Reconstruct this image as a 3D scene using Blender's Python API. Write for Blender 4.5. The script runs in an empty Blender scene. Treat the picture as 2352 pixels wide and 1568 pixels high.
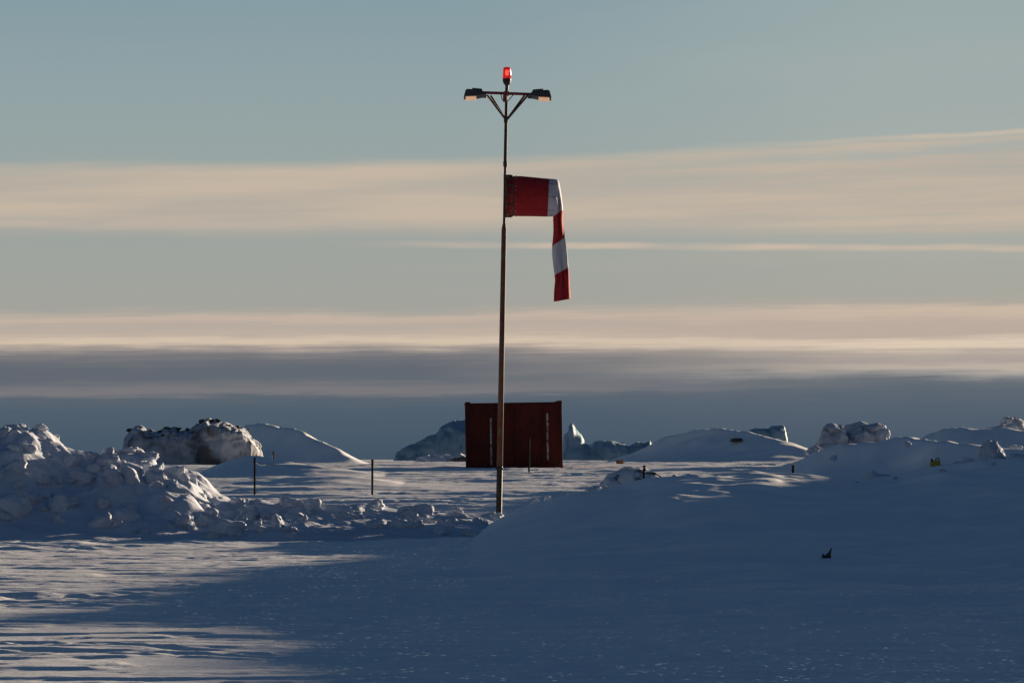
import bpy, bmesh, math, random
import numpy as np
from mathutils import Vector, Matrix
random.seed(4); rng=np.random.default_rng(4)
scene=bpy.context.scene
F=11200.0   # focal length in image pixels, used to place points from image coordinates
EYE=2.0
def sx(b,d): return (b-1176.0)*d/F  # b: image pixel column, d: chosen depth
def sz(l,d): return EYE-(l-1052.0)*d/F  # l: image pixel row, d: chosen depth
def lin(c):
    out=[]
    for v in c[:3]:
        v=v/255.0
        out.append(v/12.92 if v<=0.04045 else ((v+0.055)/1.055)**2.4)
    return (out[0],out[1],out[2],1.0)
# ---------------------------------------------------------------- noise
def _h(ix,iy,iz,s):
    n=(ix.astype(np.int64)*374761393+iy.astype(np.int64)*668265263+iz.astype(np.int64)*2147483647+s*974711)&0xffffffff
    n=((n^(n>>13))*1274126177)&0xffffffff
    n=((n^(n>>16))*2246822519)&0xffffffff
    n=n^(n>>15)
    return (n&0xffffff)/float(0xffffff)
def noise2(x,y,s=0):
    ix=np.floor(x);iy=np.floor(y);fx=x-ix;fy=y-iy
    fx=fx*fx*fx*(fx*(fx*6-15)+10);fy=fy*fy*fy*(fy*(fy*6-15)+10)
    z=np.zeros_like(ix)
    a=_h(ix,iy,z,s);b=_h(ix+1,iy,z,s);c=_h(ix,iy+1,z,s);d=_h(ix+1,iy+1,z,s)
    return ((a+(b-a)*fx)*(1-fy)+(c+(d-c)*fx)*fy)*2-1
def noise3(x,y,z,s=0):
    iz=np.floor(z);fz=z-iz;fz=fz*fz*(3-2*fz)
    ix=np.floor(x);iy=np.floor(y);fx=x-ix;fy=y-iy
    fx=fx*fx*(3-2*fx);fy=fy*fy*(3-2*fy)
    def lay(k):
        a=_h(ix,iy,k,s);b=_h(ix+1,iy,k,s);c=_h(ix,iy+1,k,s);d=_h(ix+1,iy+1,k,s)
        return (a+(b-a)*fx)*(1-fy)+(c+(d-c)*fx)*fy
    return (lay(iz)*(1-fz)+lay(iz+1)*fz)*2-1
def fbm2(x,y,o=4,s=0,g=0.5):
    r=0;a=1;t=0
    for i in range(o):
        r=r+a*noise2(x+i*17.3,y-i*9.1,s+i);t+=a;a*=g;x=x*2.03;y=y*2.03
    return r/t
def fbm3(x,y,z,o=4,s=0,g=0.5):
    r=0;a=1;t=0
    for i in range(o):
        r=r+a*noise3(x+i*7.3,y-i*9.1,z+i*3.7,s+i);t+=a;a*=g;x=x*2.03;y=y*2.03;z=z*2.03
    return r/t
def blocky(x,y,s,tilt=.25,crack=.5):
    "slab rubble height: nearest cell gives height and tilt, edges worn round"
    ix=np.floor(x);iy=np.floor(y)
    best=np.full(x.shape,9.0);sec=np.full(x.shape,9.0);hh=np.zeros_like(x)
    z=np.zeros_like(ix)
    for dx in (-1,0,1):
        for dy in (-1,0,1):
            cx=ix+dx;cy=iy+dy
            px=cx+_h(cx,cy,z,s);py=cy+_h(cx,cy,z,s+1)
            ddx=x-px;ddy=y-py
            r=np.maximum(np.abs(ddx+.3*ddy),np.abs(ddy-.3*ddx))*0.4+np.sqrt(ddx*ddx+ddy*ddy)*0.7
            tx=_h(cx,cy,z,s+2)*2-1;ty=_h(cx,cy,z,s+3)*2-1;b=_h(cx,cy,z,s+4)
            v=b+tilt*(tx*ddx+ty*ddy)-.5*r*r
            m=r<best
            sec=np.where(m,best,np.minimum(sec,r))
            best=np.where(m,r,best);hh=np.where(m,v,hh)
    e=np.clip((sec-best)/.5,0,1);e=e*e*(3-2*e)
    return hh*(1-crack+crack*e)+.22*e-.2
def sstep(a,b,x):
    t=np.clip((x-a)/(b-a),0,1);return t*t*(3-2*t)
# ---------------------------------------------------------------- terrain
_bd=np.array([-9000,0,30,43,60,80,100,108,114,122,135,155,180,200,232,245,300,420,20000.0])
_bz=np.array([-0.2,-0.1,-0.02,0,.05,.15,.32,.46,.66,.95,1.30,1.67,1.775,1.82,1.84,1.80,0.4,-3,-3.0])
_td=np.concatenate([np.linspace(-50,450,2501)])
_tz=np.interp(_td,_bd,_bz)
k=np.exp(-0.5*(np.arange(-30,31)/10.0)**2);k/=k.sum()
_tz=np.convolve(np.pad(_tz,30,mode='edge'),k,mode='valid')
def base(d): return np.interp(d,_td,_tz)
class Ridge:
    def __init__(s,d0,pts,wf,wb,pf=2.0,blur=0.25,extra=None,rgh=0,skew=0,xr=0):
        s.d0=d0;s.wf=wf;s.wb=wb;s.pf=pf;s.rgh=rgh;s.skew=skew;s.xr=xr
        xs=[sx(p[0],d0) for p in pts];zs=[sz(p[1],d0) for p in pts]
        if extra:
            xs+= [e[0] for e in extra];zs+=[e[1] for e in extra]
        X=np.linspace(min(xs)-6,max(xs)+6,3000);H=np.interp(X,xs,zs)-base(d0)
        H=np.where(X<min(xs),H[0]-(min(xs)-X)*0.5,H);H=np.where(X>max(xs),H-(X-max(xs))*0.3,H)
        st=X[1]-X[0];n=max(1,int(blur*3/st));kk=np.exp(-0.5*(np.arange(-n,n+1)*st/blur)**2);kk/=kk.sum()
        s.X=X;s.H=np.maximum(0,np.convolve(np.pad(H,n,mode='edge'),kk,mode='valid'))
    def __call__(s,x,d):
        h=np.interp(x,s.X,s.H,left=0,right=0)
        t=d-s.d0+s.skew*np.clip(x-s.xr,-5,5)
        if s.rgh:
            t=t+s.rgh*fbm2(x/2.4+s.d0,d/3,3,s.d0%17)
            h=h*(1+.10*fbm2(x/1.3,d/1.6,3,int(s.d0)%23))
        g=np.where(t<0,np.exp(-np.abs(t/s.wf)**s.pf),np.exp(-np.abs(t/s.wb)**2))
        return h*g
RR=[
 Ridge(104,[(1090,1225),(1150,1202),(1200,1184),(1260,1163),(1330,1146),(1400,1132),(1440,1124),(1480,1110),(1550,1094),(1620,1094),(1700,1099),(1760,1098),(1800,1103),(1880,1110),(1950,1112),(2010,1108),(2060,1104),(2130,1092),(2200,1086),(2270,1080),(2352,1073)],17,2.8,1.35,0.14,extra=[(14,2.1),(20,2.2),(30,2.2)],rgh=.5),
 Ridge(130,[(1780,1098),(1850,1070),(1900,1046),(1930,1036),(1990,1030),(2080,1016),(2140,1020),(2200,1024),(2352,1034)],3.2,3.5,1.4,0.2,extra=[(20,2.0)],rgh=1.6,skew=.7,xr=11),
 Ridge(152,[(2060,1040),(2130,1012),(2180,995),(2230,1000),(2270,1002),(2352,1001)],4,5,1.4,0.25,extra=[(24,2.9)],rgh=1.6,skew=.5,xr=14),
 Ridge(190,[(1380,1068),(1430,1056),(1480,1042),(1520,1016),(1560,998),(1600,988),(1650,992),(1700,1001),(1750,1014),(1800,1026),(1880,1048),(1960,1062)],2.6,6,1.2,0.3,rgh=1.0,skew=1.0,xr=7.5),
 Ridge(183,[(300,1010),(450,985),(540,986),(580,976),(620,974),(650,981),(700,1002),(760,1032),(840,1060)],1.9,6,1.1,0.3,rgh=.3,skew=2.4,xr=-9.1),
 Ridge(145,[(440,1096),(480,1080),(520,1068),(570,1060),(610,1058),(650,1064),(720,1071),(780,1078),(900,1092)],2.2,4,1.3,0.3,rgh=1.0,skew=.8,xr=-7.5),
 Ridge(134,[(600,1115),(680,1104),(740,1098),(820,1100),(880,1106),(940,1114)],2.0,3,1.4,0.3,rgh=1.2),
 Ridge(160,[(860,1082),(920,1070),(980,1066),(1040,1068),(1090,1074)],2.2,3,1.4,0.3,rgh=1.2),
]
_kd=[20,40,55,62,66,69,74,78,82,86,90,105,119,126,133,150]
_kz=[0.8,1.4,2.25,2.6,2.68,2.78,2.9,2.92,3.05,3.45,3.35,3.2,3.05,2.3,1.7,1.6]  # crest of an added off-frame berm, shaped to throw the foreground shadow
def terrain(x,d,detail=True,mask=False):
    z=base(d);b=z
    c=np.zeros_like(z)
    for i,r in enumerate(RR):
        v=r(x,d)
        c=np.maximum(c,v)+0.12*np.minimum(c,v)
    cd=c
    hb=np.maximum(0,np.interp(d,_kd,_kz,left=0,right=0)-b)
    xb=16+fbm2(d/9,d*0,2,77)*0.5
    v=hb*np.exp(-0.5*((x-xb)/2.6)**2)
    c=np.maximum(c,v)+0.12*np.minimum(c,v)
    z=b+c
    near=1-sstep(150,300,d)
    z=z+0.05*fbm2(x/7,d/11,3,5)*sstep(-20,45,d)*(0.3+0.7*near)
    if detail:
        drift=np.clip(cd/0.35,0,1)          # wind-packed drifts are smoother
        shel=sstep(-3.5,.5,x)*(1-sstep(98,106,d))*(.15+.85*sstep(42,54,d))   # sheltered powder in the lee
        drift=1-(1-drift)*(1-.70*shel)
        a=(1-0.90*drift)*(1-sstep(200,260,d))
        far=sstep(112,124,d)
        an=a*(1-.50*far)
        wx=x+0.5*fbm2(x/2,d/2,2,31);wd=d+0.8*fbm2(x/3.5,d/3,2,37)
        r1=1-np.abs(fbm2(wx/2.8,wd/1.0,3,11))*2.6
        patch=0.25+1.0*sstep(-0.3,0.5,fbm2(x/3.2,d/6,2,91))
        fine=fbm2(wx/0.55,wd/0.34,3,17,.65)
        z=z+an*patch*(0.026*r1+0.030*fine)
        cr_=fbm2(wx/1.5,wd/.6,3,203);z=z+an*.018*(sstep(-.04,.06,cr_)-.5)*(.4+patch)+an*.014*(sstep(.16,.22,cr_))
        z=z+an*0.02*fbm2(x/3.0,d/2.2,2,57)
        z=z+a*far*0.065*(1-2.2*np.abs(fbm2(x/8.0+9,wd/2.6,3,23)))
        # soft layered drift lips on the lee slopes
        lay=fbm2(x/5.0+3,(wd+.25*x)/3.2,3,66);lay2=fbm2(x/3.0-7,(wd-.2*x)/1.7,3,166)
        dd=drift*sstep(48,66,d)
        z=z+dd*(.07*fbm2(x/3.2+3,d/6.5,2,68)+.09*sstep(-.12,.14,lay)+.06*sstep(.2,.36,lay)+.035*sstep(-.06,.08,lay2))
        z=z+drift*(.022*(1-np.abs(fbm2(x/4.4,wd/.9,3,63))*2)+.008*fbm2(x/1.2,wd/.4,3,64))
        for (x0,x1,d0,d1,w) in ((-5.5,0.6,52,47,.13),(-5.5,.8,50.6,46.2,.13),(.2,2.2,44,54,.12),(.8,3.0,43.5,53.5,.12),(-6,-1.5,70,58,.14),(-6,-1.2,67.5,56.5,.14)):
            L=math.hypot(x1-x0,d1-d0);ux,ud=(x1-x0)/L,(d1-d0)/L
            t=(x-x0)*ux+(d-d0)*ud;q=(x-x0)*ud-(d-d0)*ux+.15*np.sin(t*.6)
            m=sstep(-1,1,t)*(1-sstep(L-1,L+1,t))
            z=z+m*(-.03*np.exp(-(q/w)**2)+.018*np.exp(-((np.abs(q)-.24)/.09)**2))*(.6+.8*fbm2(x,d,2,88))
    if mask: return z,a
    return z
def H(x,d): return float(terrain(np.array([float(x)]),np.array([float(d)]))[0])
def grid_mesh(name,X,Y,Z):
    ny,nx=X.shape
    me=bpy.data.meshes.new(name)
    co=np.stack([X,Y,Z],-1).reshape(-1,3).astype(np.float32)
    idx=np.arange(nx*ny).reshape(ny,nx)
    q=np.stack([idx[:-1,:-1],idx[:-1,1:],idx[1:,1:],idx[1:,:-1]],-1).reshape(-1,4).astype(np.int32)
    me.vertices.add(len(co));me.vertices.foreach_set('co',co.ravel())
    me.loops.add(q.size);me.loops.foreach_set('vertex_index',q.ravel())
    me.polygons.add(len(q));me.polygons.foreach_set('loop_start',np.arange(0,q.size,4,dtype=np.int32))
    me.polygons.foreach_set('loop_total',np.full(len(q),4,dtype=np.int32))
    me.update(calc_edges=True)
    me.polygons.foreach_set('use_smooth',np.ones(len(q),dtype=bool))
    return me
def link(o): scene.collection.objects.link(o);return o
def obj(name,me,mat=None,parent=None,label=None,cat=None,kind=None,group=None,loc=None):
    o=bpy.data.objects.new(name,me)
    if mat is not None and me is not None:
        for m in (mat if isinstance(mat,list) else [mat]): me.materials.append(m)
    link(o)
    if parent: o.parent=parent
    if loc is not None: o.location=loc
    if label:o["label"]=label
    if cat:o["category"]=cat
    if kind:o["kind"]=kind
    if group:o["group"]=group
    return o
# ---------------------------------------------------------------- materials
def newmat(name):
    m=bpy.data.materials.new(name);m.use_nodes=True
    nt=m.node_tree;return m,nt,nt.nodes["Principled BSDF"]
def snow_mat(name,c1=(0.78,0.82,0.88),c2=(0.86,0.88,0.91),bump=0.25,scale=14,dirt=None,rough=0.9,spec=.1,sparkle=False,stretch=1.0):
    m,nt,p=newmat(name);N=nt.nodes;L=nt.links
    tc=N.new('ShaderNodeTexCoord')
    n1=N.new('ShaderNodeTexNoise');n1.inputs['Scale'].default_value=0.7;n1.inputs['Detail'].default_value=6
    L.new(tc.outputs['Object'],n1.inputs['Vector'])
    cr=N.new('ShaderNodeValToRGB');cr.color_ramp.elements[0].color=(*c1,1);cr.color_ramp.elements[1].color=(*c2,1)
    cr.color_ramp.elements[0].position=.35;cr.color_ramp.elements[1].position=.65
    L.new(n1.outputs['Fac'],cr.inputs['Fac'])
    col=cr.outputs['Color']
    if dirt:
        n3=N.new('ShaderNodeTexNoise');n3.inputs['Scale'].default_value=dirt[1];n3.inputs['Detail'].default_value=7
        L.new(tc.outputs['Object'],n3.inputs['Vector'])
        mr=N.new('ShaderNodeMapRange');mr.inputs['From Min'].default_value=dirt[2];mr.inputs['From Max'].default_value=dirt[2]+dirt[3]
        L.new(n3.outputs['Fac'],mr.inputs['Value'])
        geo=N.new('ShaderNodeNewGeometry');sep=N.new('ShaderNodeSeparateXYZ');L.new(geo.outputs['Normal'],sep.inputs[0])
        st=N.new('ShaderNodeMapRange');st.inputs['From Min'].default_value=.85;st.inputs['From Max'].default_value=.6
        L.new(sep.outputs['Z'],st.inputs['Value'])
        mu=N.new('ShaderNodeMath');mu.operation='MULTIPLY';L.new(mr.outputs[0],mu.inputs[0]);L.new(st.outputs[0],mu.inputs[1])
        mx=N.new('ShaderNodeMixRGB');L.new(mu.outputs[0],mx.inputs['Fac']);L.new(col,mx.inputs['Color1']);mx.inputs['Color2'].default_value=(*dirt[0],1)
        col=mx.outputs['Color']
    L.new(col,p.inputs['Base Color'])
    p.inputs['Roughness'].default_value=rough
    p.inputs['Specular IOR Level'].default_value=spec
    mp_=N.new('ShaderNodeMapping');mp_.inputs['Scale'].default_value=(stretch,1,1);L.new(tc.outputs['Object'],mp_.inputs['Vector'])
    n2=N.new('ShaderNodeTexNoise');n2.inputs['Scale'].default_value=scale;n2.inputs['Detail'].default_value=8;n2.inputs['Roughness'].default_value=.6
    L.new(mp_.outputs[0],n2.inputs['Vector'])
    b=N.new('ShaderNodeBump');b.inputs['Strength'].default_value=bump;b.inputs['Distance'].default_value=0.04
    L.new(n2.outputs['Fac'],b.inputs['Height']);L.new(b.outputs['Normal'],p.inputs['Normal'])
    if sparkle:   # glazed crystals: a few randomly tilted facets in a thin glossy coat, only on the crusted flats
        at=N.new('ShaderNodeAttribute');at.attribute_name='crust'
        bs=N.new('ShaderNodeMath');bs.operation='MULTIPLY_ADD';L.new(at.outputs['Fac'],bs.inputs[0]);bs.inputs[1].default_value=bump;bs.inputs[2].default_value=.05
        L.new(bs.outputs[0],b.inputs['Strength'])
        vo=N.new('ShaderNodeTexVoronoi');vo.inputs['Scale'].default_value=24
        L.new(tc.outputs['Object'],vo.inputs['Vector'])
        sb=N.new('ShaderNodeVectorMath');sb.operation='SUBTRACT';L.new(vo.outputs['Color'],sb.inputs[0]);sb.inputs[1].default_value=(.5,.5,.3)
        sc=N.new('ShaderNodeVectorMath');sc.operation='SCALE';L.new(sb.outputs[0],sc.inputs[0]);sc.inputs['Scale'].default_value=1.0
        ad=N.new('ShaderNodeVectorMath');ad.operation='ADD';L.new(sc.outputs[0],ad.inputs[0]);L.new(b.outputs['Normal'],ad.inputs[1])
        no=N.new('ShaderNodeVectorMath');no.operation='NORMALIZE';L.new(ad.outputs[0],no.inputs[0])
        L.new(no.outputs[0],p.inputs['Coat Normal'])
        s2=N.new('ShaderNodeSeparateXYZ');L.new(vo.outputs['Color'],s2.inputs[0])
        gt=N.new('ShaderNodeMath');gt.operation='GREATER_THAN';L.new(s2.outputs[2],gt.inputs[0]);gt.inputs[1].default_value=.955
        ml=N.new('ShaderNodeMath');ml.operation='MULTIPLY';L.new(gt.outputs[0],ml.inputs[0]);L.new(at.outputs['Fac'],ml.inputs[1])
        L.new(ml.outputs[0],p.inputs['Coat Weight']);p.inputs['Coat Roughness'].default_value=.12
    return m
def paint_mat(name,c,rough=.5,metal=0,c2=None,scale=8,thr=.55,bump=.15,emit=None,es=0,spec=.5):
    m,nt,p=newmat(name);N=nt.nodes;L=nt.links
    tc=N.new('ShaderNodeTexCoord');n=N.new('ShaderNodeTexNoise');n.inputs['Scale'].default_value=scale;n.inputs['Detail'].default_value=8
    L.new(tc.outputs['Object'],n.inputs['Vector'])
    cr=N.new('ShaderNodeValToRGB');cr.color_ramp.elements[0].color=(*c,1);cr.color_ramp.elements[1].color=(*(c2 or [v*.6 for v in c]),1)
    cr.color_ramp.elements[0].position=thr-.1;cr.color_ramp.elements[1].position=thr+.1
    L.new(n.outputs['Fac'],cr.inputs['Fac']);L.new(cr.outputs['Color'],p.inputs['Base Color'])
    p.inputs['Roughness'].default_value=rough;p.inputs['Metallic'].default_value=metal;p.inputs['Specular IOR Level'].default_value=spec
    b=N.new('ShaderNodeBump');b.inputs['Strength'].default_value=bump;b.inputs['Distance'].default_value=.01
    L.new(n.outputs['Fac'],b.inputs['Height']);L.new(b.outputs['Normal'],p.inputs['Normal'])
    if emit:
        p.inputs['Emission Color'].default_value=(*emit,1);p.inputs['Emission Strength'].default_value=es
    return m
def fabric_mat(name,c,tr=.2):
    m,nt,p=newmat(name);N=nt.nodes;L=nt.links
    tc=N.new('ShaderNodeTexCoord');n=N.new('ShaderNodeTexNoise');n.inputs['Scale'].default_value=5;n.inputs['Detail'].default_value=6
    L.new(tc.outputs['Object'],n.inputs['Vector'])
    cr=N.new('ShaderNodeValToRGB');cr.color_ramp.elements[0].color=(*[v*.8 for v in c],1);cr.color_ramp.elements[1].color=(*c,1)
    L.new(n.outputs['Fac'],cr.inputs['Fac']);L.new(cr.outputs['Color'],p.inputs['Base Color'])
    p.inputs['Roughness'].default_value=.85
    t=N.new('ShaderNodeBsdfTranslucent');L.new(cr.outputs['Color'],t.inputs['Color'])
    mx=N.new('ShaderNodeMixShader');mx.inputs[0].default_value=tr
    L.new(p.outputs[0],mx.inputs[1]);L.new(t.outputs[0],mx.inputs[2]);L.new(mx.outputs[0],N['Material Output'].inputs['Surface'])
    w=N.new('ShaderNodeTexNoise');w.inputs['Scale'].default_value=9;w.inputs['Detail'].default_value=3
    L.new(tc.outputs['Object'],w.inputs['Vector'])
    b=N.new('ShaderNodeBump');b.inputs['Strength'].default_value=.35;b.inputs['Distance'].default_value=.03
    L.new(w.outputs['Fac'],b.inputs['Height']);L.new(b.outputs['Normal'],p.inputs['Normal']);L.new(b.outputs['Normal'],t.inputs['Normal'])
    return m
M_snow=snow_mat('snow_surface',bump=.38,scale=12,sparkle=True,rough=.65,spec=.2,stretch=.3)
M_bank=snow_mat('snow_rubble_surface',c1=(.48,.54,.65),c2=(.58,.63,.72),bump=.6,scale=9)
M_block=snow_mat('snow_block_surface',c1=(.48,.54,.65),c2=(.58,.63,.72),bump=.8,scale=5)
M_mound=snow_mat('dirty_snow_surface',c1=(.34,.38,.45),c2=(.46,.50,.57),bump=.8,scale=4,dirt=((.11,.11,.12),1.3,.46,.18))
M_ice=snow_mat('hazed_glacier_ice',c1=(.19,.31,.41),c2=(.33,.44,.53),bump=.6,scale=.8,rough=.7)  # blue ice with distance haze mixed into its base colour
M_rockm=paint_mat('dark_rock',(.05,.045,.042),rough=.9,c2=(.13,.12,.11),bump=.5,spec=.2)
M_rocksnow=snow_mat('snowy_rock',c1=(.55,.60,.68),c2=(.66,.70,.77),bump=.5,scale=6,dirt=((.07,.075,.085),1.5,.47,.12))
M_packed=snow_mat('packed_snow',c1=(.44,.50,.60),c2=(.55,.60,.69),bump=.8,scale=5,dirt=((.27,.30,.35),2.2,.50,.2))
M_rust=paint_mat('rusted_red_steel',(.11,.036,.026),rough=.75,c2=(.10,.07,.055),scale=6,thr=.5,spec=.25)
M_black=paint_mat('dark_steel',(.018,.018,.021),rough=.6,c2=(.04,.036,.036),spec=.3)
M_lamp=paint_mat('grey_lamp_housing',(.05,.052,.06),rough=.5,c2=(.025,.026,.03),spec=.4)
M_stake=paint_mat('tarred_stake',(.014,.014,.017),rough=.95,c2=(.03,.028,.028),spec=.05)
M_thin=paint_mat('weathered_mast_steel',(.04,.032,.032),rough=.7,c2=(.10,.04,.035),spec=.25)
M_redarm=paint_mat('red_painted_arm',(.24,.03,.028),rough=.6,c2=(.05,.03,.03))
M_cont=paint_mat('container_red_paint',(.090,.016,.012),rough=.8,c2=(.060,.014,.011),scale=1.8,thr=.55,bump=.05,spec=.15)
M_contd=paint_mat('container_frame_paint',(.075,.015,.011),rough=.8,c2=(.04,.012,.011),scale=5,spec=.15)
M_white=paint_mat('worn_white_paint',(.44,.42,.41),rough=.8,c2=(.12,.05,.045),scale=11,thr=.52)
M_redf=fabric_mat('red_fabric',(.44,.016,.022),.22)
M_whitef=fabric_mat('white_fabric',(.66,.66,.74),.22)
M_yellow=paint_mat('yellow_plastic',(.38,.27,.03),rough=.7)
M_orange=paint_mat('orange_plastic',(.40,.16,.07),rough=.8)
M_lens=paint_mat('lamp_glass_warm',(.6,.45,.32),rough=.25,emit=(1.0,.55,.30),es=.42,bump=0)
M_red=paint_mat('red_beacon_glass',(.6,.01,.01),rough=.2,emit=(1,.015,.012),es=.30,bump=0)
M_redhot=paint_mat('red_beacon_bulb',(.8,.02,.02),rough=.3,emit=(1,.05,.035),es=2.0,bump=0)
M_rope=paint_mat('rope_fibre',(.10,.09,.09),rough=.9)
# ---------------------------------------------------------------- ground sheet
def geo(a,b,n,first):
    t=np.linspace(0,1,n+1)[1:];r=(abs(b-a)/first)
    return a+(b-a)*(np.power(r+1,t)-1)/r
xc=np.concatenate([np.arange(-14,-6,.08),np.arange(-6,6,.055),np.arange(6,16.001,.08)])
xs=np.concatenate([geo(-26,-9000,34,1.)[::-1],np.arange(-26,-14,.2),xc,np.arange(xc[-1]+.2,32,.25),geo(32,9000,34,1.)])
ds=np.concatenate([geo(0,-3000,14,8)[::-1],np.arange(0,40,1.0),np.arange(40,66,.08),np.arange(66,125,.13),np.arange(125,240,.25),geo(240,16000,60,1.2)])
X,Y=np.meshgrid(xs,ds)
Z,A_=terrain(X,Y,mask=True)
gme=grid_mesh('snow_ground',X,Y,Z)
at=gme.attributes.new('crust','FLOAT','POINT');at.data.foreach_set('value',np.ascontiguousarray(A_.reshape(-1).astype(np.float32)))
obj('snow_ground',gme,M_snow,kind='structure',label='wind-packed snow field with drifts and ripples')
# ---------------------------------------------------------------- snow bank of rubble
bank=Ridge(106,[(-400,985),(-150,978),(0,996),(40,988),(72,974),(120,996),(160,1017),(200,1036),(260,1054),(320,1074),(400,1080),(455,1098),(485,1134),(540,1150),(600,1160),(700,1160),(800,1165),(900,1172),(1000,1180),(1070,1186),(1120,1196),(1170,1215)],4.2,4.5,2.2,.12)
def bankh(x,d):
    c=bank(x,d+1.1*fbm2(x/2.3,d/2.3,2,41))
    a=np.clip(c/0.9,0,1)
    wx=x+.25*fbm2(x/.5,d/.5,4,301);wd=d+.25*fbm2(x/.5,d/.5,4,307)
    cover=sstep(-.2,.4,fbm2(x/1.6,d/1.6,2,401))      # powder has filled parts of the rubble
    n=blocky(wx/1.25,wd/1.6,101)*.22*a+blocky(wx/.8,wd/1.2,121,.2,.35)*.15*np.clip(c/.5,0,1)*(.3+.7*cover)+blocky(wx/.3,wd/.4,141)*.025*np.clip((c-.5)/.5,0,1)*cover
    n=n+.16*fbm2(x/1.4,d/1.4,4,9,.5)*a+.022*fbm2(x/.25,d/.25,3,19,.6)*a
    return base(d)+c*0.92+n-0.10*(1-np.clip(c/.12,0,1))
bx=np.arange(-15.5,.5,.032);bd=np.arange(97.5,113.5,.05)
BX,BY=np.meshgrid(bx,bd);BZ=bankh(BX,BY)
edge=np.minimum(np.minimum(BX-bx[0],bx[-1]-BX),np.minimum(BY-bd[0],bd[-1]-BY))
BZ=BZ-0.5*(1-sstep(0,.6,edge))
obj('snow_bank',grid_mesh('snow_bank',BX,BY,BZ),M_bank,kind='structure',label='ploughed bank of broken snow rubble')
def BH(x,d):
    a=np.array([float(x)]);b=np.array([float(d)])
    r=terrain(a,b)[0]
    if -15<x<.2 and 98<d<113: r=max(r,bankh(a,b)[0])
    return float(r)
# ---------------------------------------------------------------- chunk meshes
def chunk(name,seed,sub=4,planes=11,sharp=7,flat=1.0,rough=.05):
    r=random.Random(seed)
    bm=bmesh.new();bmesh.ops.create_icosphere(bm,subdivisions=sub,radius=1)
    co=np.array([v.co[:] for v in bm.verts])
    n=[];h=[]
    for i in range(planes):
        v=Vector((r.gauss(0,1),r.gauss(0,1),r.gauss(0,1))).normalized();n.append(v[:]);h.append(r.uniform(.5,.85))
    for v in ((1,0,0),(-1,0,0),(0,1,0),(0,-1,0),(0,0,1),(0,0,-1)):
        n.append(v);h.append(r.uniform(.65,.95))
    n=np.array(n);h=np.array(h)
    dt=co@n.T;rr=np.where(dt>.05,h/np.maximum(dt,.05),20)
    rad=(np.sum(rr**(-sharp),1))**(-1/sharp)
    rad=rad*(1+rough*fbm3(co[:,0]*2.5,co[:,1]*2.5,co[:,2]*2.5,5,seed,.65)*2.6)
    co=co*rad[:,None];co[:,2]*=flat
    for v,c in zip(bm.verts,co): v.co=c
    me=bpy.data.meshes.new(name);bm.to_mesh(me);bm.free()
    me.polygons.foreach_set('use_smooth',np.ones(len(me.polygons),dtype=bool))
    return me
blocks=[]
for i in range(9):
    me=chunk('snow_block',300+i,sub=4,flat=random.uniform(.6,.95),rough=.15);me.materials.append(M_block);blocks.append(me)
def place(me,x,d,s,label,group,sink=.3,z=None,name='snow_block',cat='snow block',rot=None,sc=None):
    o=bpy.data.objects.new(name,me);link(o)
    zz=BH(x,d) if z is None else z
    o.scale=(s*(sc[0] if sc else random.uniform(.8,1.35)),s*(sc[1] if sc else random.uniform(.8,1.2)),s*(sc[2] if sc else random.uniform(.65,1.05)))
    o.location=(x,d,zz+s*(.5-sink))
    o.rotation_euler=rot or (random.uniform(-.4,.4),random.uniform(-.4,.4),random.uniform(0,6.28))
    o["label"]=label;o["category"]=cat
    if group:o["group"]=group
    return o
G='snow blocks tumbled on the ploughed bank'
for i in range(100):
    x=-11.5+7.2*random.random()**.95
    d=random.uniform(100.2,106.5)
    big=random.random()
    tall=np.clip((-5.5-x)/3,0,1)
    s=.09+.12*big+(.18*random.random()**2.5)*(.3+tall)
    place(random.choice(blocks),x,d,s,'rounded snow block lying on a ploughed snow bank',G,sink=.5)
for i in range(34):
    x=random.uniform(-6.6,-.6);d=random.uniform(101.2,106.0)
    place(random.choice(blocks),x,d,random.uniform(.16,.30),'rounded snow block lying on a low snow ridge',G,sink=.5,sc=(1.4,1,.85))
for (b,d,s) in [(560,103,.30),(455,102,.30),(465,103.5,.26),(640,101.5,.26),(545,100.8,.28),(280,101.5,.50),(130,102,.42),(30,101,.5),(690,105,.17),(720,105,.2),(790,106,.2),(680,104,.15),(850,104,.13),(400,105,.28),(345,106,.25),(300,103.5,.34),(235,102.6,.3),(60,104,.36),(190,104,.3),(515,101,.36),(420,101.5,.32)]:
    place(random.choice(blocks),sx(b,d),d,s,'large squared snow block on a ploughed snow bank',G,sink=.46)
for (b,d,s) in [(1232,107.5,.24),(1258,108,.17),(1365,108.5,.27),(1300,108,.16),(1325,108.5,.13),(1350,109,.16),(1385,108.5,.15),(1410,108.5,.12),(1215,108,.14),(1180,108,.13),(1050,106.5,.18)]:
    z=max(BH(sx(b,d),d),H(sx(b,104),104)-.10)
    place(random.choice(blocks),sx(b,d),d,s,'snow block resting on drifted snow near the mast','snow blocks around the mast foot',sink=.25,z=z)
for i in range(16):
    b=random.uniform(1380,2340);d=random.uniform(103.2,104.6)
    place(random.choice(blocks),sx(b,d),d,random.uniform(.05,.12),'small snow lump half buried in a drift crest','small snow lumps along the drift crest',sink=.6)
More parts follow.
